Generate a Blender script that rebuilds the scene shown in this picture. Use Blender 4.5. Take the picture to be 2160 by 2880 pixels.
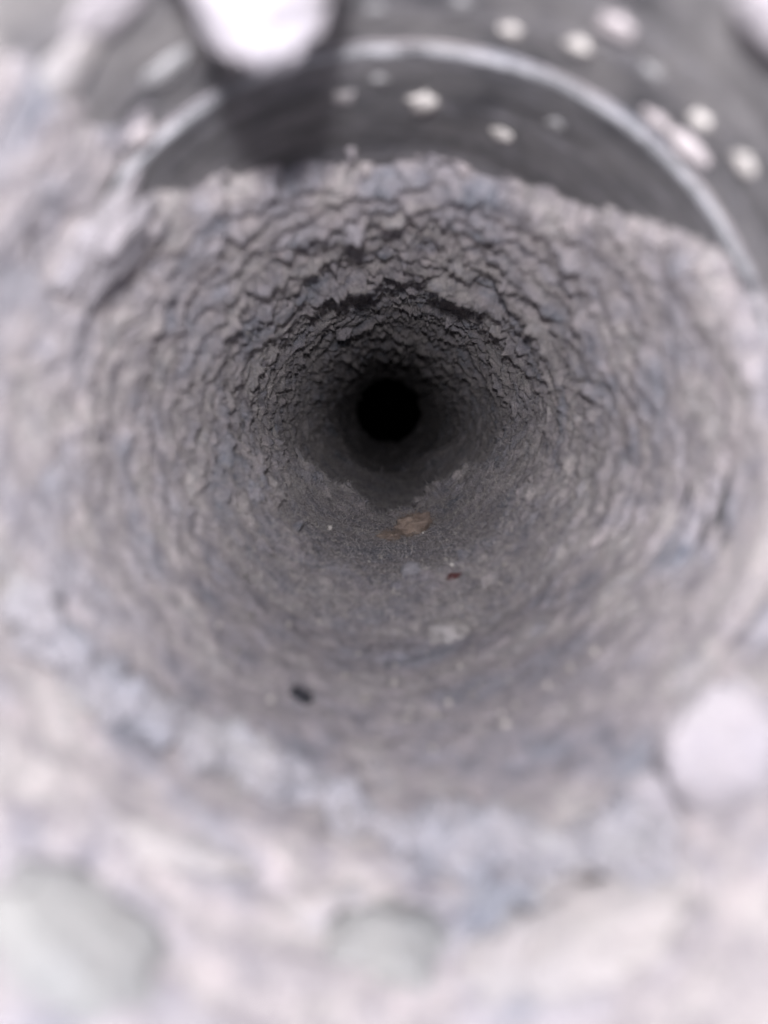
import bpy, math, random
import numpy as np
from mathutils import Vector, Matrix, noise as mnoise

MM = 0.001
scene = bpy.context.scene
for o in list(bpy.data.objects):
    bpy.data.objects.remove(o)

# ---------------------------------------------------------------- camera
CAM = Vector((-2.0, 0.0, 6.35)) * MM
cd = bpy.data.cameras.new("camera")
cd.sensor_fit = 'HORIZONTAL'
cd.sensor_width = 36.0
cd.lens = 36.0
cd.clip_start = 0.002
cd.clip_end = 20.0
cd.dof.use_dof = True
cd.dof.focus_distance = 0.285
cd.dof.aperture_fstop = 9.8
cam = bpy.data.objects.new("camera", cd)
scene.collection.objects.link(cam)
cam.location = CAM
cam.rotation_euler = (math.radians(90 - 8.03), 0, math.radians(0.22))
scene.camera = cam

# ---------------------------------------------------------------- light
# dim overcast daylight reaching the open mouth from behind the camera
world = bpy.data.worlds.new("World")
scene.world = world
world.use_nodes = True
bg = world.node_tree.nodes["Background"]
bg.inputs[0].default_value = (0.80, 0.86, 1.0, 1)
bg.inputs[1].default_value = 0.4
# the small flash lamp just above the lens
ld = bpy.data.lights.new("flash_lamp", 'AREA')
ld.shape = 'DISK'
ld.size = 7 * MM
ld.energy = 0.345
ld.color = (1.0, 0.972, 1.0)
lamp = bpy.data.objects.new("flash_lamp", ld)
scene.collection.objects.link(lamp)
lamp.location = Vector((-3.2, -14, 24.5)) * MM
lamp.rotation_euler = (math.radians(90 - 4), 0, 0)

vs = scene.view_settings
vs.view_transform = 'Standard'
vs.look = 'None'
vs.gamma = 1.0
vs.exposure = 0.2
vs.use_curve_mapping = False
scene.cycles.use_denoising = True
scene.cycles.max_bounces = 6
scene.cycles.use_adaptive_sampling = True
scene.cycles.adaptive_threshold = .02
scene.cycles.diffuse_bounces = 4

# ---------------------------------------------------------------- numbers
R_PIPE, R_PIPE_OUT = 50.0, 50.9        # mm
R_COL, R_COL_OUT = 51.1, 53.0
S_RIM = 103.0                          # where the inner pipe begins
S_MOUTH = 40.0                         # open end of the collar
S_END = 980.0
rng = np.random.default_rng(11)
random.seed(5)

# ---------------------------------------------------------------- noise helpers
def _hash(ix, iy, iz, seed):
    h = (ix.astype(np.uint32) * np.uint32(374761393) + iy.astype(np.uint32) * np.uint32(668265263)
         + iz.astype(np.uint32) * np.uint32(2147483647) + np.uint32((seed * 974634551) & 0xffffffff))
    h ^= h >> np.uint32(13)
    h *= np.uint32(1274126177)
    h ^= h >> np.uint32(16)
    return h

def perlin(x, y, z, seed=0):
    x = np.asarray(x, np.float32); y = np.asarray(y, np.float32); z = np.asarray(z, np.float32)
    xi = np.floor(x).astype(np.int32); yi = np.floor(y).astype(np.int32); zi = np.floor(z).astype(np.int32)
    xf = x - xi; yf = y - yi; zf = z - zi
    def fade(t): return t * t * t * (t * (t * 6 - 15) + 10)
    u, v, w = fade(xf), fade(yf), fade(zf)
    def g(dx, dy, dz):
        h = _hash(xi + dx, yi + dy, zi + dz, seed)
        a = (h & np.uint32(1023)).astype(np.float32) / 511.5 - 1
        b = ((h >> np.uint32(10)) & np.uint32(1023)).astype(np.float32) / 511.5 - 1
        c = ((h >> np.uint32(20)) & np.uint32(1023)).astype(np.float32) / 511.5 - 1
        return a * (xf - dx) + b * (yf - dy) + c * (zf - dz)
    def lerp(a, b, t): return a + (b - a) * t
    return lerp(lerp(lerp(g(0,0,0), g(1,0,0), u), lerp(g(0,1,0), g(1,1,0), u), v),
                lerp(lerp(g(0,0,1), g(1,0,1), u), lerp(g(0,1,1), g(1,1,1), u), v), w) * 1.1

def fbm(x, y, z, octs, seed=0, gain=0.5):
    a, s, t = 1.0, 0.0, 0.0
    for i in range(octs):
        s = s + a * perlin(x, y, z, seed + i * 17)
        t += a
        a *= gain; x = x * 2.03; y = y * 2.03; z = z * 2.03
    return s / t

def smooth(a, b, x):
    t = np.clip((x - a) / (b - a), 0, 1)
    return t * t * (3 - 2 * t)

def cells(u, v, nu, seed):
    """2-D cell noise, wrapping every nu cells in u: gap between the two nearest, a random per cell, offset along v."""
    iu = np.floor(u).astype(np.int32); iv = np.floor(v).astype(np.int32)
    d1 = np.full(u.shape, 9.0, np.float32); d2 = d1.copy()
    rn = np.zeros_like(d1); dv = np.zeros_like(d1); du = np.zeros_like(d1)
    z0 = np.zeros_like(iu)
    for a in (-1, 0, 1):
        for b in (-1, 0, 1):
            cu, cv = iu + a, iv + b
            h = _hash(np.mod(cu, nu), cv, z0, seed)
            ru = (h & np.uint32(1023)).astype(np.float32) / 1023 * .9 + .05
            rv = ((h >> np.uint32(10)) & np.uint32(1023)).astype(np.float32) / 1023 * .9 + .05
            rr = ((h >> np.uint32(20)) & np.uint32(1023)).astype(np.float32) / 1023
            ou = u - (cu + ru); ov = v - (cv + rv)
            d = np.sqrt(ou * ou + ov * ov)
            near = d < d1
            d2 = np.where(near, d1, np.minimum(d2, d))
            d1 = np.where(near, d, d1)
            rn = np.where(near, rr, rn); dv = np.where(near, ov, dv); du = np.where(near, ou, du)
    return d2 - d1, rn, dv, du

# ---------------------------------------------------------------- lint thickness
def wrapdeg(a): return (a + 180) % 360 - 180

def base_radius(s):
    return R_COL + (R_PIPE - R_COL) * smooth(S_RIM - 1.0, S_RIM + 0.2, s)

# where the lint begins along the inner pipe, by angle from the top (degrees)
LS_A = np.array([-180, -75, -62, -52, -45, -38, -30, -20, -8, 0, 12, 25, 38, 46, 55, 66, 78, 90, 180.])
LS_S = np.array([  80,  80,  84, 97, 112, 124, 133, 142, 146, 146, 147, 143, 134, 122, 111, 106, 98, 90, 80.])

# drifts and lumps: angle, depth, half width (deg), half length (mm), height (mm)
DRIFTS = [(-145, 322, 13, 7, 3.5), (147, 320, 13, 7, 3.8), (-160, 300, 10, 6, 1.6),
          (-128, 290, 12, 8, 2.5), (128, 270, 10, 10, 2.2), (-150, 460, 22, 14, 4.0), (155, 640, 16, 22, 6.5), (-160, 640, 18, 22, 4.5),
          (178, 520, 20, 16, 2.5), (135, 470, 16, 16, 4.0), (-135, 560, 22, 20, 5.0),
          
          (-152, 107, 10, 5.0, 1.2), (-106, 104, 12, 6, 1.6),
          (-90, 116, 12, 6.0, 1.6), (-72, 106, 9, 5.0, 2.2), (-57, 102.5, 6, 5.0, 3.4), (-50, 112, 6, 4, 2.2),
          (-160, 86, 14, 5, 2.6), (-140, 74, 13, 6, 2.6), (165, 78, 10, 5, 1.4),
          (60, 112, 9, 6, 1.5), (76, 104, 9, 6, 1.4), (90, 104, 9, 6, 1.2), (-29, 360, 5, 4, 2.2), (-25, 352, 9, 4, 2.0), (20, 345, 12, 4, 2.0), (40, 330, 10, 5, 2.2),
          (-8, 226, 20, 4, 2.0), (22, 222, 18, 4, 2.2), (-45, 300, 14, 5, 2.0)]

def lint(th, s):
    """th: angle from the top in radians, s: depth in mm -> lint thickness (negative = bare), lean towards the depth"""
    th = np.asarray(th, np.float32); s = np.asarray(s, np.float32)
    deg = np.degrees(th)
    px, pz = np.sin(th) * 50, np.cos(th) * 50
    up = smooth(-0.72, -0.15, np.cos(th))                      # 0 on the floor of the pipe, 1 on the sides and roof
    n1 = fbm(px / 16, s / 16, pz / 16, 3, 1)
    n2 = fbm(px / 5, s / 5, pz / 5, 3, 40)
    n3 = fbm(px / 1.7, s / 1.7, pz / 1.7, 3, 80)
    nb = fbm(px / 34, s / 34, pz / 34, 2, 120)
    # coverage ----------------------------------------------------------
    start = np.interp(deg, LS_A, LS_S).astype(np.float32)
    inner = (s - start + 12 * n1 + 10 * n2 + 4 * n3)
    cov = smooth(-2.5, 3.5, inner)
    # the collar: bare towards the top and right, covered elsewhere
    oc = smooth(6, -6, np.abs(deg - 14) - 55 + 14 * n1 + 8 * n2)
    left = smooth(-50, -60, deg) * smooth(-95, -75, deg)
    patch = smooth(-.10, .16, n1 + .5 * nb + .10)
    cov_out = (1 - oc) * (1 - left) + left * patch
    right = np.exp(-((deg - 106) / 24) ** 2)
    streak = fbm(px / 22, s / 3.2, pz / 22, 3, 160)
    thin_r = .9 * smooth(.0, .14, right * (.26 + .8 * streak + .25 * n1) - .28) * smooth(260, 190, s)
    cov_out = cov_out * (1 - .8 * smooth(.02, .2, right * .4 + .5 * streak + .2 * n1 - .28))
    out = smooth(S_RIM - 1, S_RIM - 5, s)
    cov = np.clip(cov * (1 - out) + cov_out * out, 0, 1) * (1 - thin_r)
    # scales -----------------------------------------------------------------
    ws = s + 6.0 * n1 + 4.2 * n2 + 1.3 * n3
    wt = np.degrees(th) / 360 + (.012 * n1 + .013 * n2 + .004 * n3)
    g1, r1, v1, u1 = cells(wt * 27, ws / 10.5, 27, 7)
    g2, r2, v2, u2 = cells(wt * 58 + .3, ws / 5.4, 58, 9)
    # long wavy ridges across the pipe: slow rise, sharp lip towards the depth
    wv = fbm(px / 15, s / 26, pz / 15, 3, 200)
    ph = s / 12.5 + 2.0 * wv + .42 * n1 + .42 * n2 + .12 * n3
    sw = ph - np.floor(ph)
    ra = np.clip(.75 + 1.5 * fbm(px / 20, s / 12, pz / 20, 2, 230), .1, 1.5)
    saw = (.25 * sw + .75 * sw ** 2.2) * smooth(1.0, .955, sw) * ra
    ph2 = s / 6.2 + 1.7 * fbm(px / 8, s / 12, pz / 8, 2, 260) + .55 * n2 + .2 * n3
    sw2 = ph2 - np.floor(ph2)
    saw2 = sw2 ** 1.6 * smooth(1.0, .93, sw2) * np.clip(.6 + 1.6 * fbm(px / 8, s / 6, pz / 8, 2, 290), 0, 1.4)
    h1 = np.sqrt(np.clip(1 - (u1 / .8) ** 2, 0, 1)) * (.3 + .7 * r1) * np.clip(.5 + .95 * v1, .04, 1.1)
    h2 = np.sqrt(np.clip(1 - (u2 / .8) ** 2, 0, 1)) * (.2 + .8 * r2) * np.clip(.5 + .9 * v2, .05, 1.1)
    near = smooth(112, 185, s)
    sidew = np.exp(-((np.abs(deg) - 92) / 30) ** 2)
    side = 1 - .55 * right
    amp = (up * 1.25 + (1 - up) * .16) * (0.32 + .68 * near) * side * (1 + .7 * smooth(320, 470, s))
    bump = amp * ((1 - .4 * sidew) * (3.8 * saw + 1.5 * saw2) + .9 * sidew * n2 * 2 + 2.6 * h1 + 1.3 * h2) + (.9 + .1 * up) * n2 * 1.25 + .6 * n3 + (1 - up) * .8 * np.abs(fbm(px / 7, s / 7, pz / 7, 3, 330))
    thick = 1.1 + 1.6 * nb + smooth(560, 900, s) * (1.5 + 12 * n1 + 5 * n2) + (1 - up) * (2.6 + 2.0 * n1) + up * .6 * n1
    lump = 0
    for a, c, wa, wc, hh in DRIFTS:
        e = (wrapdeg(deg - a - 9 * n1) / wa) ** 2 + ((s - c + 5 * n1 + 3 * n2) / wc) ** 2
        lump = lump + hh * np.exp(-np.minimum(e, 30) ** 1.35 * .8) * (.8 + .9 * n2 + .3 * n3)
    ad = np.abs(deg)
    side_e = np.where(deg < 0, 1.0, .6)
    e1 = 322 - 8 * np.exp(-((ad - 180) / 13) ** 2) - side_e * 45 * smooth(140, 95, ad) + 20 * n1 + 15 * n2
    f1 = smooth(82, 125, ad)
    led = f1 * (8.2 + 4.0 * n1 + 3.0 * n2 - 1.0 * np.exp(-((ad - 180) / 16) ** 2)) * smooth(e1 - 110, e1, s) * smooth(e1 + 2.5, e1 - 1.0, s)
    e0 = 214 + 14 * np.cos(np.radians(ad) * 3) + 16 * n1 + 14 * n2
    led = led + f1 * np.clip(3.8 + 5 * n1 + 4.5 * n2, 0, 9) * smooth(e0 - 45, e0, s) * smooth(e0 + 3, e0 - 1.5, s)
    e2 = 500 + 22 * np.exp(-((deg - 160) / 14) ** 2) + 24 * n1 + 8 * n2
    led = led + smooth(100, 135, ad) * (7.0 + 5 * n1) * smooth(e2 - 110, e2, s) * smooth(e2 + 3, e2 - 1.5, s)
    lump = lump + led
    full = np.maximum(thick, .5) + bump + lump
    full = full * (1 - .45 * smooth(S_RIM + 14, S_RIM - 12, s))
    full = full + base_radius(s) - (R_COL + (R_PIPE - R_COL) * smooth(S_RIM - 22, S_RIM + 4, s))
    T = cov * full - .7 * (1 - cov)
    lean = cov * (amp * (3.0 * saw + 1.2 * saw2 + 1.8 * h1 + 1.2 * h2) + .25 * lump)
    return T, lean

def surf(th, s):
    T, lean = lint(th, s)
    r = base_radius(s) - T
    return np.stack([np.sin(th) * r, s + lean, np.cos(th) * r], -1), T

# ---------------------------------------------------------------- materials
def nt(name):
    m = bpy.data.materials.new(name); m.use_nodes = True
    t = m.node_tree; b = t.nodes["Principled BSDF"]
    return m, t, b

def mapped(t, scale):
    g = t.nodes.new("ShaderNodeNewGeometry")
    mp = t.nodes.new("ShaderNodeMapping"); mp.inputs["Scale"].default_value = scale
    t.links.new(g.outputs["Position"], mp.inputs["Vector"])
    return mp.outputs[0]

def nz(t, scale, detail=3, rough=.55, vec=None, dist=0.0):
    n = t.nodes.new("ShaderNodeTexNoise")
    n.inputs["Scale"].default_value = 1.0; n.inputs["Detail"].default_value = detail
    n.inputs["Roughness"].default_value = rough; n.inputs["Distortion"].default_value = dist
    t.links.new(vec if vec is not None else mapped(t, (scale,) * 3), n.inputs["Vector"])
    return n

def ramp(t, src, stops):
    r = t.nodes.new("ShaderNodeValToRGB")
    el = r.color_ramp.elements
    while len(el) > 1: el.remove(el[-1])
    el[0].position = stops[0][0]; el[0].color = (*stops[0][1], 1)
    for p, c in stops[1:]:
        e = el.new(p); e.color = (*c, 1)
    t.links.new(src, r.inputs[0])
    return r.outputs[0]

def mix(t, a, b, fac, mode='MIX'):
    m = t.nodes.new("ShaderNodeMix"); m.data_type = 'RGBA'; m.blend_type = mode
    for sock, v in ((m.inputs[6], a), (m.inputs[7], b), (m.inputs[0], fac)):
        if isinstance(v, (int, float)): sock.default_value = v
        elif isinstance(v, tuple): sock.default_value = (*v, 1)
        else: t.links.new(v, sock)
    return m.outputs[2]

def bump(t, b, height, dist, strength=1.0):
    bp = t.nodes.new("ShaderNodeBump")
    bp.inputs["Distance"].default_value = dist; bp.inputs["Strength"].default_value = strength
    t.links.new(height, bp.inputs["Height"]); t.links.new(bp.outputs[0], b.inputs["Normal"])

def lint_material(name, tone, tint=None, amount=0.0, sheen=.15):
    m, t, b = nt(name)
    big = nz(t, 62, 3, .6)
    col = ramp(t, big.outputs["Fac"], [(.30, (.27, .285, .33)), (.42, (.36, .345, .375)), (.52, (.39, .36, .37)),
                                     (.62, (.44, .415, .41)), (.72, (.40, .39, .42))])
    mid = nz(t, 240, 3, .6)
    col = mix(t, col, ramp(t, mid.outputs["Fac"], [(.30, (.60, .60, .64)), (.5, (1, 1, 1)), (.68, (1.25, 1.22, 1.215))]), .9, 'MULTIPLY')
    fine = nz(t, 2100, 2, .7)
    col = mix(t, col, ramp(t, fine.outputs["Fac"], [(.32, (.52, .50, .52)), (.5, (1, 1, 1)), (.70, (1.40, 1.36, 1.36))]), .8, 'MULTIPLY')
    if not tint:   # untinted lint is multiplied darker low in the pipe, not on the collar
        g = t.nodes.new("ShaderNodeNewGeometry"); sx = t.nodes.new("ShaderNodeSeparateXYZ")
        t.links.new(g.outputs["Position"], sx.inputs[0])
        ad = t.nodes.new("ShaderNodeMath"); ad.operation = 'MULTIPLY_ADD'; ad.inputs[1].default_value = .016; 
        t.links.new(big.outputs["Fac"], ad.inputs[0]); t.links.new(sx.outputs["Z"], ad.inputs[2])
        mr = t.nodes.new("ShaderNodeMapRange"); mr.inputs[1].default_value = -.012; mr.inputs[2].default_value = -.032
        t.links.new(ad.outputs[0], mr.inputs[0])
        m2 = t.nodes.new("ShaderNodeMapRange"); m2.inputs[1].default_value = .084; m2.inputs[2].default_value = .1
        t.links.new(sx.outputs["Y"], m2.inputs[0])
        mu = t.nodes.new("ShaderNodeMath"); mu.operation = 'MULTIPLY'
        t.links.new(mr.outputs[0], mu.inputs[0]); t.links.new(m2.outputs[0], mu.inputs[1])
        col = mix(t, col, mix(t, col, (.61, .605, .625), 1.0, 'MULTIPLY'), mu.outputs[0])
    if tint: col = mix(t, col, tint, amount)
    col = mix(t, col, (tone, tone, tone), 1.0, 'MULTIPLY')
    t.links.new(col, b.inputs["Base Color"])
    b.inputs["Roughness"].default_value = 1.0
    b.inputs["Specular IOR Level"].default_value = 0.05
    b.inputs["Sheen Weight"].default_value = sheen
    b.inputs["Sheen Roughness"].default_value = .6
    b.inputs["Subsurface Weight"].default_value = .45
    b.inputs["Subsurface Radius"].default_value = (1.0, .95, .95)
    b.inputs["Subsurface Scale"].default_value = .0012
    hb = nz(t, 1500, 4, .75)
    bump(t, b, hb.outputs["Fac"], .0009, .8)
    return m

M_LINT = lint_material("grey_lint", 1.0)
M_PALE = lint_material("pale_lint", 1.0, (.345, .325, .355), .7)
M_CREAM = lint_material("cream_lint", 1.0, (.41, .385, .375), .6)
M_BLUE = lint_material("blue_grey_lint", 1.0, (.215, .225, .262), .5)
M_BROWN = lint_material("brown_lint", 1.0, (.37, .245, .165), .62)
M_GREEN = lint_material("grey_green_lint", 1.0, (.26, .27, .265), .75)

def metal_material(name, dusty):
    m, t, b = nt(name)
    rings = nz(t, 1, 3, .6, mapped(t, (70, 2600, 70)))
    broad = nz(t, 1, 4, .65, mapped(t, (30, 330, 30)))
    soft = nz(t, 60, 4, .7)
    col = ramp(t, rings.outputs["Fac"], [(.3, (.085, .087, .097)), (.55, (.135, .137, .148)), (.75, (.22, .22, .23))])
    col = mix(t, col, ramp(t, broad.outputs["Fac"], [(.34, (.42, .42, .44)), (.5, (1, 1, 1)), (.66, (1.95, 1.9, 1.92))]), 1.0, 'MULTIPLY')
    spk = nz(t, 260, 4, .7)
    col = mix(t, col, ramp(t, spk.outputs["Fac"], [(.35, (.7, .7, .7)), (.55, (1, 1, 1)), (.7, (1.7, 1.66, 1.66))]), 1.0, 'MULTIPLY')
    dust = ramp(t, soft.outputs["Fac"], [(.36, (0, 0, 0)), (.66, (1, 1, 1))])
    sep = t.nodes.new("ShaderNodeMath"); sep.operation = 'MULTIPLY'; sep.inputs[1].default_value = dusty
    t.links.new(dust, sep.inputs[0])
    col = mix(t, col, (.36, .345, .345), sep.outputs[0])
    t.links.new(col, b.inputs["Base Color"])
    b.inputs["Metallic"].default_value = .25
    b.inputs["Roughness"].default_value = .55
    bump(t, b, rings.outputs["Fac"], .0003, .6)
    return m
M_METAL = metal_material("dull_grey_duct_metal", .45)
M_METAL_DUSTY = metal_material("dusty_grey_duct_metal", .9)

def rim_material():
    m, t, b = nt("bright_cut_edge")
    n = nz(t, 190, 5, .7)
    t.links.new(ramp(t, n.outputs["Fac"], [(.36, (.08, .08, .09)), (.48, (.22, .225, .24)), (.66, (.38, .38, .41))]), b.inputs["Base Color"])
    b.inputs["Roughness"].default_value = .6
    return m
M_RIM = rim_material()

def plain(name, c1, c2, scale, rough=.9):
    m, t, b = nt(name)
    n = nz(t, scale, 3)
    t.links.new(ramp(t, n.outputs["Fac"], [(.3, c1), (.7, c2)]), b.inputs["Base Color"])
    b.inputs["Roughness"].default_value = rough
    bump(t, b, n.outputs["Fac"], .0004, .5)
    return m
M_SPECK = plain("pale_plaster_crumb", (.42, .40, .385), (.60, .57, .55), 700)
M_SPECK_PINK = plain("pinkish_fluff", (.34, .31, .32), (.50, .46, .47), 400)
M_SPECK_DULL = plain("dull_grey_crumb", (.22, .22, .23), (.30, .295, .30), 400)
M_RED = plain("dark_red_fluff", (.05, .018, .018), (.13, .03, .03), 1500)
M_BLACK = plain("black_fluff", (.006, .006, .009), (.02, .02, .028), 900)

def fibre_material():
    m, t, b = nt("lint_fibre")
    n = nz(t, 420, 2)
    col = ramp(t, n.outputs["Fac"], [(.28, (.12, .12, .15)), (.42, (.36, .35, .38)), (.55, (.46, .43, .42)), (.66, (.60, .56, .53)), (.75, (.30, .33, .42))])
    t.links.new(col, b.inputs["Base Color"])
    b.inputs["Roughness"].default_value = .9
    b.inputs["Specular IOR Level"].default_value = .2
    return m
M_FIBRE = fibre_material()

M_FAR_DARK = plain("far_end_darkness", (.012, .012, .014), (.03, .03, .033), 30)  # near-black colour standing in for the darkness at the far end

# ---------------------------------------------------------------- object helpers
C = scene.collection
def link(name, me, parent=None, mat=None):
    o = bpy.data.objects.new(name, me)
    C.objects.link(o)
    if mat and me: me.materials.append(mat)
    if parent: o.parent = parent
    return o

def tag(o, label=None, cat=None, group=None, kind=None):
    if label: o["label"] = label
    if cat: o["category"] = cat
    if group: o["group"] = group
    if kind: o["kind"] = kind
    return o

def grid_mesh(name, P, wrap=True):
    """P: (rows, cols, 3) in mm"""
    nr, nc = P.shape[:2]
    co = np.ascontiguousarray(P.reshape(-1, 3) * MM, np.float32)
    i = np.arange(nr - 1)[:, None]; j = np.arange(nc if wrap else nc - 1)[None, :]
    j2 = (j + 1) % nc
    q = np.stack([i * nc + j, i * nc + j2, (i + 1) * nc + j2, (i + 1) * nc + j], -1).reshape(-1, 4).astype(np.int32)
    me = bpy.data.meshes.new(name)
    me.vertices.add(len(co)); me.vertices.foreach_set("co", co.ravel())
    me.loops.add(q.size); me.loops.foreach_set("vertex_index", q.ravel())
    me.polygons.add(len(q)); me.polygons.foreach_set("loop_start", np.arange(0, q.size, 4, dtype=np.int32))
    me.update(calc_edges=True)
    me.shade_smooth()
    return me

def lathe(name, prof, n=160, closed=True):
    a = np.linspace(0, 2 * math.pi, n, endpoint=False)
    prof = list(prof) + ([prof[0]] if closed else [])
    P = np.array([[(math.sin(t) * r, s, math.cos(t) * r) for t in a] for r, s in prof])
    return grid_mesh(name, P)

def ribbons(name, base, d, bend, length, width, seg=3):
    """thin flat fibres, one bmesh-free mesh: base/d/bend (n,3), length/width (n,) in mm"""
    n = len(base)
    side = np.cross(d, rng.normal(size=(n, 3)))
    side /= np.linalg.norm(side, axis=1)[:, None] + 1e-9
    rows = []
    for k in range(seg + 1):
        t = k / seg
        c = base + d * (length * t)[:, None] + bend * (length * t * t)[:, None]
        w = (width * (1 - .75 * t))[:, None] * .5
        rows += [c - side * w, c + side * w]
    co = np.stack(rows, 1).reshape(-1, 3) * MM
    off = (np.arange(n) * (2 * (seg + 1)))[:, None]
    q = np.concatenate([off + np.array([[2*k, 2*k+1, 2*k+3, 2*k+2]]) for k in range(seg)], 0).astype(np.int32)
    me = bpy.data.meshes.new(name)
    me.vertices.add(len(co)); me.vertices.foreach_set("co", co.astype(np.float32).ravel())
    me.loops.add(q.size); me.loops.foreach_set("vertex_index", q.ravel())
    me.polygons.add(len(q)); me.polygons.foreach_set("loop_start", np.arange(0, q.size, 4, dtype=np.int32))
    me.update(calc_edges=True)
    return me

# ---------------------------------------------------------------- the pipe and its collar
pipe = bpy.data.objects.new("vent_pipe", None); C.objects.link(pipe)
pipe.location = (0, S_RIM * MM, 0); pipe.empty_display_size = .02
tag(pipe, "round grey metal vent pipe running away into darkness, lined with lint", "pipe")
inv = Matrix.Translation((0, -S_RIM * MM, 0))
def pipe_part(name, me, mat):
    o = link(name, me, pipe, mat); o.matrix_parent_inverse = inv; return o
wall_prof = [(R_PIPE, S_RIM + .9)] + [(R_PIPE, s) for s in np.linspace(S_RIM + 4, S_END, 60)] + \
            [(R_PIPE_OUT, S_END), (R_PIPE_OUT, S_RIM + .9)]
pipe_part("pipe_wall", lathe("pipe_wall", wall_prof), M_METAL)
# rolled front edge of the pipe
rim_prof = []
for k in range(9):
    a = math.pi * k / 8
    rim_prof.append((50.45 + .5 * math.cos(math.pi - a), S_RIM + .9 - .9 * math.sin(a)))
rim_prof.append((50.95, S_RIM + 1.4)); rim_prof.append((49.95, S_RIM + 1.4))
rim_me = lathe("pipe_rim", rim_prof, 480)
for v in rim_me.vertices:
    q = v.co * 1000
    v.co.y += MM * (.35 * mnoise.noise(q / 9) + .2 * mnoise.noise(q / 2.5))
    k = 1 + .0035 * mnoise.noise(q / 6 + Vector((7, 0, 0))) + .0022 * mnoise.noise(q / 1.6)
    if q.y < S_RIM + 1.2: v.co.x *= k; v.co.z *= k
pipe_part("pipe_rim", rim_me, M_RIM)["label"] = "pale rolled front edge of the pipe"
# made-up box added past the pipe's end to keep the hole black
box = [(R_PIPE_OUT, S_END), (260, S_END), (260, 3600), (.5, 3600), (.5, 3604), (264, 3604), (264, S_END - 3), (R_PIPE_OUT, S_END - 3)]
pipe_part("added_dark_box", lathe("added_dark_box", box, 48), M_FAR_DARK)

col_prof = [(R_COL, s) for s in np.linspace(S_MOUTH, S_RIM + 30, 24)] + [(R_COL_OUT, S_RIM + 30), (R_COL_OUT, S_MOUTH)]
collar = link("pipe_collar", lathe("pipe_collar", col_prof), None, M_METAL_DUSTY)
tag(collar, "wider grey metal collar around the front edge of the pipe, dusty and specked", "collar")

# ---------------------------------------------------------------- lint lining
NC = 1120
s_rows = np.concatenate([np.arange(44, 100, .6), np.arange(100, 180, .5), np.arange(180, 440, .5),
                         np.arange(440, 620, .85), np.geomspace(620, 975, 130)]).astype(np.float32)
th_cols = (np.arange(NC) / NC * 2 * math.pi - math.pi).astype(np.float32)
P = np.empty((len(s_rows), NC, 3), np.float32); TH = np.empty((len(s_rows), NC), np.float32)
for a in range(0, len(s_rows), 200):
    ss, tt = np.meshgrid(s_rows[a:a + 200], th_cols, indexing='ij')
    p, T = surf(tt, ss)
    P[a:a + 200] = p; TH[a:a + 200] = T
for _ in range(2):                      # lint has no sharp corners: round the lips off a little
    Q = .5 * P + .125 * (np.roll(P, 1, 1) + np.roll(P, -1, 1))
    Q[1:-1] += .125 * (P[2:] + P[:-2]); Q[0] += .25 * P[0]; Q[-1] += .25 * P[-1]
    P = Q
lining = link("lint_lining", grid_mesh("lint_lining", P), None, M_LINT)
tag(lining, "grey lint caked in overlapping scales over the inside of the pipe", "lint", kind="stuff")

def frame_at(deg, s):
    """point on the lint surface (mm) and its inward, tangent and depth axes"""
    th = math.radians(deg)
    (p,), (T,) = surf(np.array([th]), np.array([float(s)]))
    if T < 0:
        r = float(base_radius(np.array([float(s)]))[0])
        p = np.array([math.sin(th) * r, s, math.cos(th) * r])
    inward = Vector((-math.sin(th), 0, -math.cos(th)))
    tang = Vector((math.cos(th), 0, -math.sin(th)))
    return Vector([float(v) for v in p]), inward, tang, Vector((0, 1, 0))

# surface normals of the lining grid, for the fibres
dS = np.gradient(P, axis=0); dT = np.roll(P, -1, 1) - np.roll(P, 1, 1)
NRM = np.cross(dT, dS); NRM /= np.linalg.norm(NRM, axis=2)[..., None] + 1e-9
cth = -np.stack([np.sin(th_cols), np.zeros(NC), np.cos(th_cols)], -1)
NRM *= np.sign((NRM * cth[None]).sum(-1))[..., None]

# ---------------------------------------------------------------- single scales of lint that stand proud (parts of the lining)
def lump_mesh(name, seed, sub=3, rough=.35, flat=1.0, mat=None):
    import bmesh
    bm = bmesh.new()
    bmesh.ops.create_icosphere(bm, subdivisions=sub, radius=1)
    o = Vector((seed * 3.7, seed * 1.3, -seed * 2.1))
    for v in bm.verts:
        n = v.co.normalized()
        k = 1 + rough * mnoise.fractal(n * 1.4 + o, .9, 2.1, 4) + rough * .35 * mnoise.fractal(n * 5 + o, .8, 2.0, 3)
        v.co = n * k
        v.co.z *= flat
    me = bpy.data.meshes.new(name); bm.to_mesh(me); bm.free()
    me.shade_smooth()
    if mat: me.materials.append(mat)
    return me

def fuzzy_flake(k):
    me = lump_mesh("lint_flake", 20 + k, 4, .5, .6)
    n0 = len(me.vertices)
    co = np.empty(n0 * 3, np.float32); me.vertices.foreach_get("co", co); co = co.reshape(-1, 3)
    no = co / (np.linalg.norm(co, axis=1)[:, None] + 1e-9)
    n = 420
    pk = rng.integers(0, n0, n)
    dd = no[pk] * .8 + rng.normal(size=(n, 3)) * .6; dd /= np.linalg.norm(dd, axis=1)[:, None]
    rb = ribbons("tmp", co[pk], dd, rng.normal(size=(n, 3)) * .4, rng.uniform(.12, .5, n), rng.uniform(.018, .04, n), 2)
    import bmesh
    bm = bmesh.new(); bm.from_mesh(me)
    rb.transform(Matrix.Scale(1 / MM, 4))
    bm.from_mesh(rb)
    for f in bm.faces:
        f.smooth = True
        f.material_index = 0 if len(f.verts) == 3 else 1
    bm.to_mesh(me); bm.free(); bpy.data.meshes.remove(rb)
    me.materials.append(M_LINT); me.materials.append(M_FIBRE)
    return me
flake_meshes = [fuzzy_flake(k) for k in range(16)]
n_fl = 0
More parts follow.
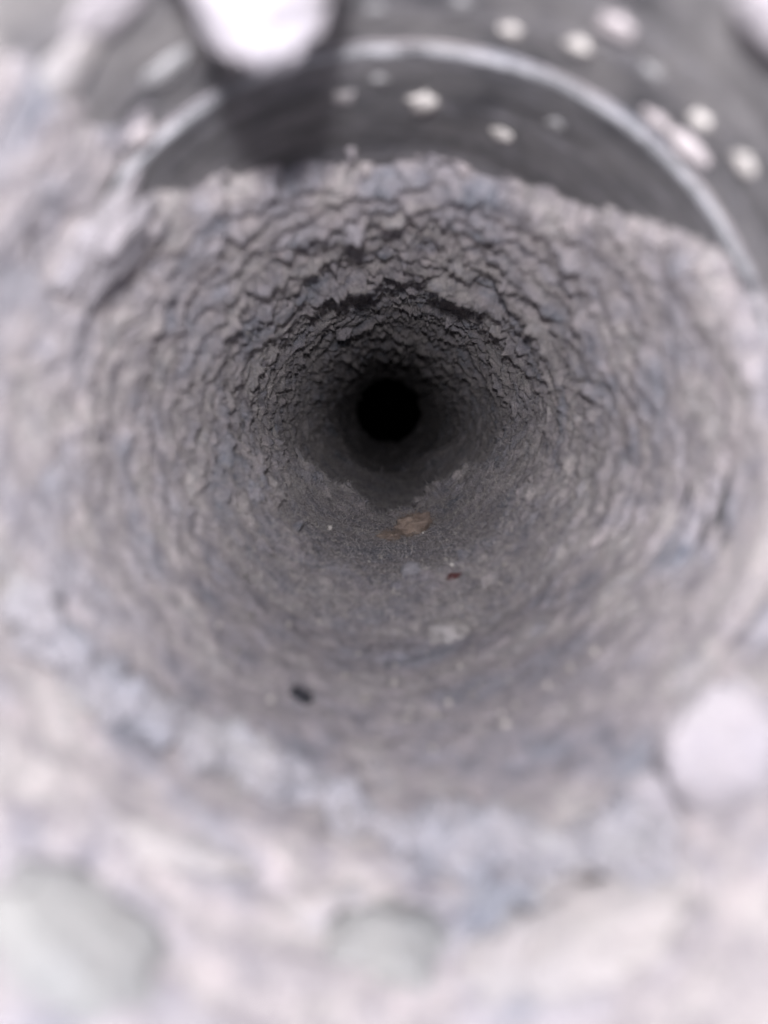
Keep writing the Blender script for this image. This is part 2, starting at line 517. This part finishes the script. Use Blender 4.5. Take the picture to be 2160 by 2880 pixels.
tries = 0
used = []
while n_fl < 230 and tries < 9000:
    tries += 1
    s = 150 * (430 / 150) ** random.random()
    deg = random.uniform(-135, 128)
    th = math.radians(deg)
    i = int(np.searchsorted(s_rows, s)); j = int(round((th + math.pi) / (2 * math.pi) * NC)) % NC
    # only on the crest of an existing scale
    blk = TH[max(0, i - 8):i + 9, np.arange(j - 6, j + 7) % NC]
    if TH[i, j] < 2.6 or TH[i, j] < np.percentile(blk, 70): continue
    p = Vector([float(v) for v in P[i, j]])
    if any((p - q).length < 5.5 for q in used): continue
    used.append(p)
    inward = Vector((-math.sin(th), 0, -math.cos(th))); tang = Vector((math.cos(th), 0, -math.sin(th)))
    tilt = math.radians(random.uniform(8, 30))
    depth = Vector((0, 1, 0)) * math.cos(tilt) + inward * math.sin(tilt)
    nrm = tang.cross(depth); nrm = nrm if nrm.dot(inward) > 0 else -nrm
    spin = Matrix.Rotation(random.uniform(-.4, .4), 3, nrm)
    tg, dp = spin @ tang, spin @ depth
    a = random.uniform(2.2, 5.2); b = random.uniform(1.3, 2.6); c = random.uniform(.8, 1.4)
    o = link("lint_flake", flake_meshes[n_fl % 16], lining)
    loc = (p - inward * .35 + Vector((0, .4, 0))) * MM
    m3 = Matrix((tg * a, dp * b, nrm * c)).transposed() * MM
    o.matrix_world = Matrix.Translation(loc) @ m3.to_4x4()
    n_fl += 1

# rounder clumps heaped along the two ledges on the floor
for k in range(62):
    deg = random.choice((-1, 1)) * random.uniform(98, 178)
    s = random.gauss(206, 9) if k % 2 else random.gauss(308, 10)
    th = math.radians(deg)
    i = int(np.searchsorted(s_rows, s)); j = int(round((th + math.pi) / (2 * math.pi) * NC)) % NC
    p = Vector([float(v) for v in P[i, j]])
    inward = Vector((-math.sin(th), 0, -math.cos(th))); tang = Vector((math.cos(th), 0, -math.sin(th)))
    a = random.uniform(1.4, 3.6)
    o = link("lint_clump", flake_meshes[k % 16], lining)
    m3 = Matrix((tang * a * random.uniform(.9, 1.5), Vector((0, 1, 0)) * a, inward * a * random.uniform(.8, 1.3))).transposed() * MM
    o.matrix_world = Matrix.Translation((p + inward * a * .1) * MM) @ m3.to_4x4() @ Matrix.Rotation(random.uniform(0, 6.3), 4, 'Z')

# ---------------------------------------------------------------- fuzz: loose fibres standing off the lint
i0, i1 = np.searchsorted(s_rows, [165, 470])
nF = 110000
ii = rng.integers(i0, i1, nF); jj = rng.integers(0, NC, nF)
keep = TH[ii, jj] > .6
ii, jj = ii[keep], jj[keep]
b0 = P[ii, jj]; nn = NRM[ii, jj]
d = nn * .75 + rng.normal(size=nn.shape) * .62
d /= np.linalg.norm(d, axis=1)[:, None]
bend = rng.normal(size=nn.shape) * .45
ln = rng.gamma(3.0, .42, len(b0)).clip(.3, 3.5)
fz = link("lint_fuzz", ribbons("lint_fuzz", b0 - d * .1, d, bend, ln, rng.uniform(.07, .15, len(b0))), lining, M_FIBRE)
tag(fz, kind="stuff")
# felted fibres lying flat on the floor of the pipe
cand = np.argwhere((np.abs(th_cols) > math.radians(118)))[:, 0]
nL = 16000
ii = rng.integers(i0, i1, nL); jj = rng.choice(cand, nL)
b0 = P[ii, jj]; nn = NRM[ii, jj]
d = rng.normal(size=nn.shape); d -= nn * (d * nn).sum(1)[:, None]
d /= np.linalg.norm(d, axis=1)[:, None]; d += nn * .12
bend = rng.normal(size=nn.shape) * .5
ln = rng.gamma(3.0, .9, len(b0)).clip(.8, 8)
ft = link("felt_fibres", ribbons("felt_fibres", b0 + nn * .1, d, bend, ln, rng.uniform(.05, .11, len(b0)), 5), lining, M_FIBRE)
tag(ft, kind="stuff")

# ---------------------------------------------------------------- single things lying in or hanging from the pipe
def lump(name, label, cat, deg, s, size, mat, seed, lift=.3, rough=.35, sub=4, group=None, spin=0.0, fuzz=0, tilt=0.0, fl=1.0):
    """size: half extents (across, along the pipe, out of the wall) in mm; seated on the surface at deg/s"""
    p, inward, tang, dep = frame_at(deg, s)
    if tilt:
        dep2 = dep * math.cos(tilt) + inward * math.sin(tilt); nrm = inward * math.cos(tilt) - dep * math.sin(tilt)
    else: dep2, nrm = dep, inward
    rot = Matrix.Rotation(spin, 3, nrm)
    tg, dp = rot @ tang, rot @ dep2
    me = lump_mesh(name, seed, sub, rough, 1.0, mat)
    me.transform((Matrix((tg * size[0], dp * size[1], nrm * size[2])).transposed() * MM).to_4x4())
    o = link(name, me)
    o.location = (p + inward * size[2] * lift) * MM
    tag(o, label, cat, group)
    if fuzz:
        n = len(me.vertices); co = np.empty(n * 3); me.vertices.foreach_get("co", co); co = co.reshape(-1, 3) / MM
        no = np.empty(n * 3); me.vertices.foreach_get("normal", no); no = no.reshape(-1, 3)
        k = rng.integers(0, n, fuzz)
        dd = no[k] * .8 + rng.normal(size=(fuzz, 3)) * .55; dd /= np.linalg.norm(dd, axis=1)[:, None]
        f = link("fuzz", ribbons("fuzz", co[k], dd, rng.normal(size=(fuzz, 3)) * .4, fl * rng.uniform(.3, 1.5, fuzz), fl ** 1.5 * rng.uniform(.03, .07, fuzz)), o, mat)
        f["kind"] = "stuff"
    return o

def tuft(name, label, cat, top, tip, w_top, w_tip, mat, seed, group=None, rough=.24):
    """a hanging or standing wad of lint from top (on the wall) to tip, tapering, in mm"""
    me = lump_mesh(name, seed, 4, rough, 1.0, mat)
    top, tip = Vector(top), Vector(tip)
    ax = (tip - top); L = ax.length; ax.normalize()
    u = ax.cross(Vector((0, 1, 0))).normalized(); v = ax.cross(u)
    for vt in me.vertices:
        t = vt.co.z * .5 + .5
        w = w_top + (w_tip - w_top) * t
        q = top + ax * (t * L) + u * (vt.co.x * w[0]) + v * (vt.co.y * w[1])
        vt.co = (q - top) * MM
    o = link(name, me); o.location = top * MM
    return tag(o, label, cat, group)
W = lambda a, b: np.array([a, b])

tuft("lint_tuft", "large white wad of lint hanging into view from the collar's top edge", "lint tuft",
     (-15.5, 68, 54.5), (-11.2, 70, 34.2), W(7.6, 6), W(5.8, 4.6), M_PALE, 8)
tuft("lint_tuft", "large white wad of lint standing on the collar at lower right, above a smaller one", "lint tuft",
     (40.5, 79, -36.5), (29.5, 80, -26.5), W(8.2, 5), W(7.0, 5), M_PALE, 18, rough=.22)
tuft("lint_tuft", "pale wad of lint just below the big white wad at lower right", "lint tuft",
     (38.0, 83, -46.0), (26.0, 85, -38.0), W(6.6, 5), W(5.0, 4), M_PALE, 13, rough=.2)
lump("lint_tuft", "wide pale cream wad of lint at the lower left corner of the collar floor", "lint tuft",
     -143, 61, (9, 6.5, 1.2), M_GREEN, 21, .4, .35)
lump("lint_tuft", "flat grey-green wad of lint on the collar floor, bottom centre", "lint tuft",
     -178, 72, (6.2, 5.5, 1.3), M_GREEN, 24, .4, .5)
lump("lint_tuft", "long cream streak of lint across the collar floor at lower left", "lint tuft",
     -149, 76, (8, 2.8, 1.3), M_CREAM, 29, .5, .4, spin=.3)
lump("lint_tuft", "cream lint wad on the collar floor right of the bottom centre", "lint tuft",
     160, 69, (12, 6.5, 1.2), M_CREAM, 31, .4, .45)
lump("lint_tuft", "white lint bulge on the left edge of the pipe, beside bare dark metal", "lint tuft",
     -54, 103, (8, 7, 1.3), M_PALE, 35, .0, .9)
lump("lint_tuft", "bright white lint in the upper right corner of the collar", "lint tuft",
     39, 69, (5, 5, 2.4), M_PALE, 37, .3, .3)
lump("lint_tuft", "bluish white lint patch at the collar's top left, left of the hanging wad", "lint tuft",
     -33, 77, (4.5, 3.4, .8), M_PALE, 39, .3, .3)
lump("lint_tuft", "slanting cream band of lint in the upper left corner of the collar", "lint tuft",
     -41, 80, (7.5, 3.0, .8), M_CREAM, 41, .3, .3, spin=.3)
lump("lint_tuft", "pale pointed tuft hanging from the first scaly lint edge at the top", "lint tuft",
     -12, 170, (2.0, 2.6, 3.4), M_PALE, 43, .9, .35, fuzz=250)
lump("lint_tuft", "fuzzy pale grey tuft hanging above the dark hole, in sharp focus", "lint tuft",
     -29.5, 335, (3.4, 2.8, 3.2), M_PALE, 47, .9, .45, fuzz=1500)
lump("lint_tuft", "brown-orange fluff on the floor of the pipe below the dark hole", "lint tuft",
     167.5, 272, (6.0, 4.2, 3.6), M_BROWN, 58, .9, .5, fuzz=5000, spin=.3, fl=2.2)
lump("lint_tuft", "thin pale brown fluff left of the brown-orange fluff", "lint tuft",
     -178, 268, (3.4, 3.0, 1.2), M_BROWN, 57, .2, .5, fuzz=1500, fl=2.2)
lump("lint_ball", "small blue-grey ball of lint on the floor of the pipe", "lint ball",
     173, 200, (2.7, 2.8, 2.6), M_BLUE, 59, .6, .3, fuzz=1500, fl=1.2)
lump("lint_ball", "pale cream lump on the pipe floor in front of the blue-grey ball", "lint ball",
     165.5, 164, (4.4, 3.6, 2.2), M_CREAM, 64, .2, .5, fuzz=3000, fl=2.0)
lump("lint_ball", "flat cream smear of lint near the middle of the pipe floor", "lint ball",
     -178, 157, (5.5, 5.0, .9), M_LINT, 67, .1, .5)
lump("red_fluff", "dark red scrap of fluff on the floor, right of the blue-grey ball", "fluff",
     158.5, 197, (2.1, 1.3, .8), M_RED, 73, .6, .6, fuzz=160)
lump("black_fluff", "small black bit of fluff on the near left floor of the pipe", "fluff",
     -158.5, 125, (1.5, 1.9, .8), M_BLACK, 75, .5, .9, spin=.8, fuzz=60)
lump("white_crumb", "tiny sharp white crumb on the left of the pipe floor", "crumb",
     -149, 257, (.95, .95, 1.0), M_SPECK, 79, .9, .35, 3)
for k, (a, s, r, lab) in enumerate([
        (164.5, 268, .5, "tiny white crumb just right of the brown-orange fluff"),
        (157, 205, .6, "tiny white crumb just right of the red scrap of fluff"),
        (-170, 238, .45, "tiny pale crumb in the middle of the pipe floor, left of the red scrap")]):
    lump("white_crumb", lab, "crumb", a, s, (r, r, r), M_SPECK, 90 + k, .9, .3, 2)

SPECKS = [  # angle, depth, half sizes, material, label
    (3.7, 119, (2.3, 3.2, .7), M_SPECK, "largest white speck on the bare dark metal below the top of the rim"),
    (18.2, 125, (1.8, 2.0, .5), M_SPECK, "cream speck on the bare dark metal, right of the largest white one"),
    (-9.2, 116, (1.6, 2.2, .4), M_CREAM, "dull cream speck on bare metal beside the hanging wad's shadow"),
    (-3.5, 111, (1.1, 1.0, .3), M_SPECK_DULL, "faint grey speck just under the pale rim, near its top"),
    (25.5, 114, (1.1, 1.6, .3), M_SPECK_DULL, "faint grey speck under the rim, right of the cream speck"),
    (14.2, 96.5, (1.3, 1.3, .5), M_SPECK, "round cream speck on the collar above the rim's highest stretch"),
    (23.0, 94.5, (1.4, 1.3, .5), M_SPECK, "round white speck on the collar, second from the rim's top going right"),
    (25.6, 87.5, (2.0, 1.8, .7), M_SPECK_PINK, "pinkish fluff speck on the collar at the top edge of view"),
    (41.1, 93, (1.3, 1.3, .5), M_SPECK, "round grey-white speck on the collar, upper right"),
    (49.2, 92, (1.5, 1.4, .5), M_SPECK, "round white speck on the collar nearest the right edge of view"),
    (32.8, 92, (1.5, 1.4, .3), M_SPECK_DULL, "dull grey speck on the collar between the round white ones"),
    (37.0, 99.3, (1.9, 1.0, .6), M_SPECK_PINK, "short pinkish fluff strip lying along the outside of the rim"),
    (42.8, 98.6, (3.4, 1.2, .8), M_SPECK_PINK, "long pinkish fluff strip along the outside of the rim at right"),
    (-3.8, 95, (1.2, 1.2, .3), M_SPECK_DULL, "dull grey speck on the collar right of the hanging wad"),
    (7.0, 93, (1.2, 1.4, .3), M_SPECK_DULL, "dull grey speck at the top edge of view, left of the cream speck"),
    (-39.5, 98.5, (1.5, 2.2, .7), M_SPECK_PINK, "pinkish white speck beside the rim on the upper left"),
    (-31.5, 92.4, (3.0, 2.8, .5), M_SPECK_DULL, "bluish grey smudge of dust on the collar left of the hanging wad"),
]
for k, (a, s, sz, mat, lab) in enumerate(SPECKS):
    lump("dust_speck", lab, "speck", a, s, sz, mat, 120 + k, .4, .55, 3, "specks stuck to the bare metal")

# a ragged roll of blue-grey lint lying along the front edge of the pipe
CURB = [(-106, 86), (-112, 86.5), (-118, 87.9), (-130, 92.8), (-144, 98.5), (-158, 101.5), (-169.7, 96), (-179.3, 90.6),
        (-189.6, 87.5), (-201, 81.5), (-211, 76), (-218, 75)]
ca = np.array([c[0] for c in CURB], float); cs = np.array([c[1] for c in CURB], float)
N = 340
tt = np.linspace(0, 1, N); ck = np.linspace(0, 1, len(ca))
aa = np.radians(np.interp(tt, ck, ca)); sv = np.interp(tt, ck, cs)
sv = np.convolve(np.pad(sv, 8, mode='edge'), np.ones(17) / 17, 'valid')
cx, cz = np.sin(aa) * 46.8, np.cos(aa) * 46.8
sv = sv + 5.5 * fbm(cx / 9, sv / 9, cz / 9, 3, 500)
rad = 3.3 + 4.8 * fbm(cx / 7, sv / 7, cz / 7, 3, 520)
rad = np.clip(rad, .9, 6) * np.minimum(1, np.minimum(tt, 1 - tt) * 14 + .05)
M = 56
ph = np.linspace(0, 2 * np.pi, M, endpoint=False)
A2, PH = np.meshgrid(aa, ph, indexing='ij')
S2 = np.repeat(sv[:, None], M, 1); RD = np.repeat(rad[:, None], M, 1)
off_s, off_r = np.cos(PH) * RD * 1.5, np.sin(PH) * RD * .8
bx_, bz_ = np.sin(A2) * (46.8 - off_r), np.cos(A2) * (46.8 - off_r)
nn_ = 1 + 2.0 * fbm(bx_ / 4.0, (S2 + off_s) / 4.0, bz_ / 4.0, 4, 540, .65)
off_s, off_r = off_s * nn_, off_r * nn_
Pc = np.stack([np.sin(A2) * (46.8 - off_r), S2 + off_s, np.cos(A2) * (46.8 - off_r)], -1)
roll = link("lint_roll", grid_mesh("lint_roll", Pc), None, M_BLUE)
tag(roll, "long ragged blue-grey roll of lint along the lower front edge of the pipe", "lint roll")

# crumbs and grit strewn over the floor of the pipe: too small and many to tell apart
gm = [lump_mesh("grit", 300 + k, 1, .4) for k in range(5)]
gco, gfa, base_n = [], [], 0
for k in range(420):
    a = random.gauss(180, 32); st = 110 * (420 / 110) ** random.random()
    i = int(np.searchsorted(s_rows, st)); j = int(round((math.radians(wrapdeg(a)) + math.pi) / (2 * math.pi) * NC)) % NC
    src = gm[k % 5]; rr = random.choice((.18, .22, .3, .3, .45, .7))
    q = np.array([v.co[:] for v in src.vertices]) * rr * np.array([random.uniform(.7, 1.3) for _ in range(3)])
    gco.append(q + P[i, j] + NRM[i, j] * rr * .5)
    gfa += [tuple(base_n + v for v in f.vertices) for f in src.polygons]
    base_n += len(q)
gme = bpy.data.meshes.new("floor_grit"); gme.from_pydata((np.concatenate(gco) * MM).tolist(), [], gfa); gme.shade_smooth()
for m_ in gm: bpy.data.meshes.remove(m_)
tag(link("floor_grit", gme, lining, plain("mixed_grit", (.08, .075, .075), (.46, .43, .41), 260)), kind="stuff")

# single long hairs lying on the floor
def strand(label, pts, width, mat):
    pts = [frame_at(a, s) for a, s in pts]
    ctr = [p + inw * .7 for p, inw, *_ in pts]
    import bmesh
    bm = bmesh.new(); rings = []
    fine = []
    for a, b in zip(ctr[:-1], ctr[1:]):
        fine += [a.lerp(b, k / 6) for k in range(6)]
    fine.append(ctr[-1])
    for k, p in enumerate(fine):
        dr = (fine[min(k + 1, len(fine) - 1)] - fine[max(k - 1, 0)]).normalized()
        u = dr.cross(Vector((.3, .2, 1))).normalized(); v = dr.cross(u)
        rings.append([bm.verts.new((p + (u * math.cos(q) + v * math.sin(q)) * width) * MM) for q in (0, 2.094, 4.189)])
    for r0, r1 in zip(rings[:-1], rings[1:]):
        for q in range(3): bm.faces.new((r0[q], r0[(q + 1) % 3], r1[(q + 1) % 3], r1[q]))
    me = bpy.data.meshes.new("hair_strand"); bm.to_mesh(me); bm.free()
    return tag(link("hair_strand", me, None, mat), label, "strand")
strand("thin pale straight fibre right of the brown-orange fluff", [(158, 255), (155.5, 268), (152.5, 282)], .07, M_CREAM)
strand("thin pale fibre higher up on the right floor, above the other one", [(155, 285), (151, 298), (148, 312)], .06, M_CREAM)
strand("thin reddish fibre running to the right beside the blue-grey ball", [(169, 208), (168.8, 202), (166, 194)], .09, M_RED)
strand("pale fibre on the near left floor, above the black bit of fluff", [(-146, 140), (-149, 136), (-152, 133)], .08, M_CREAM)
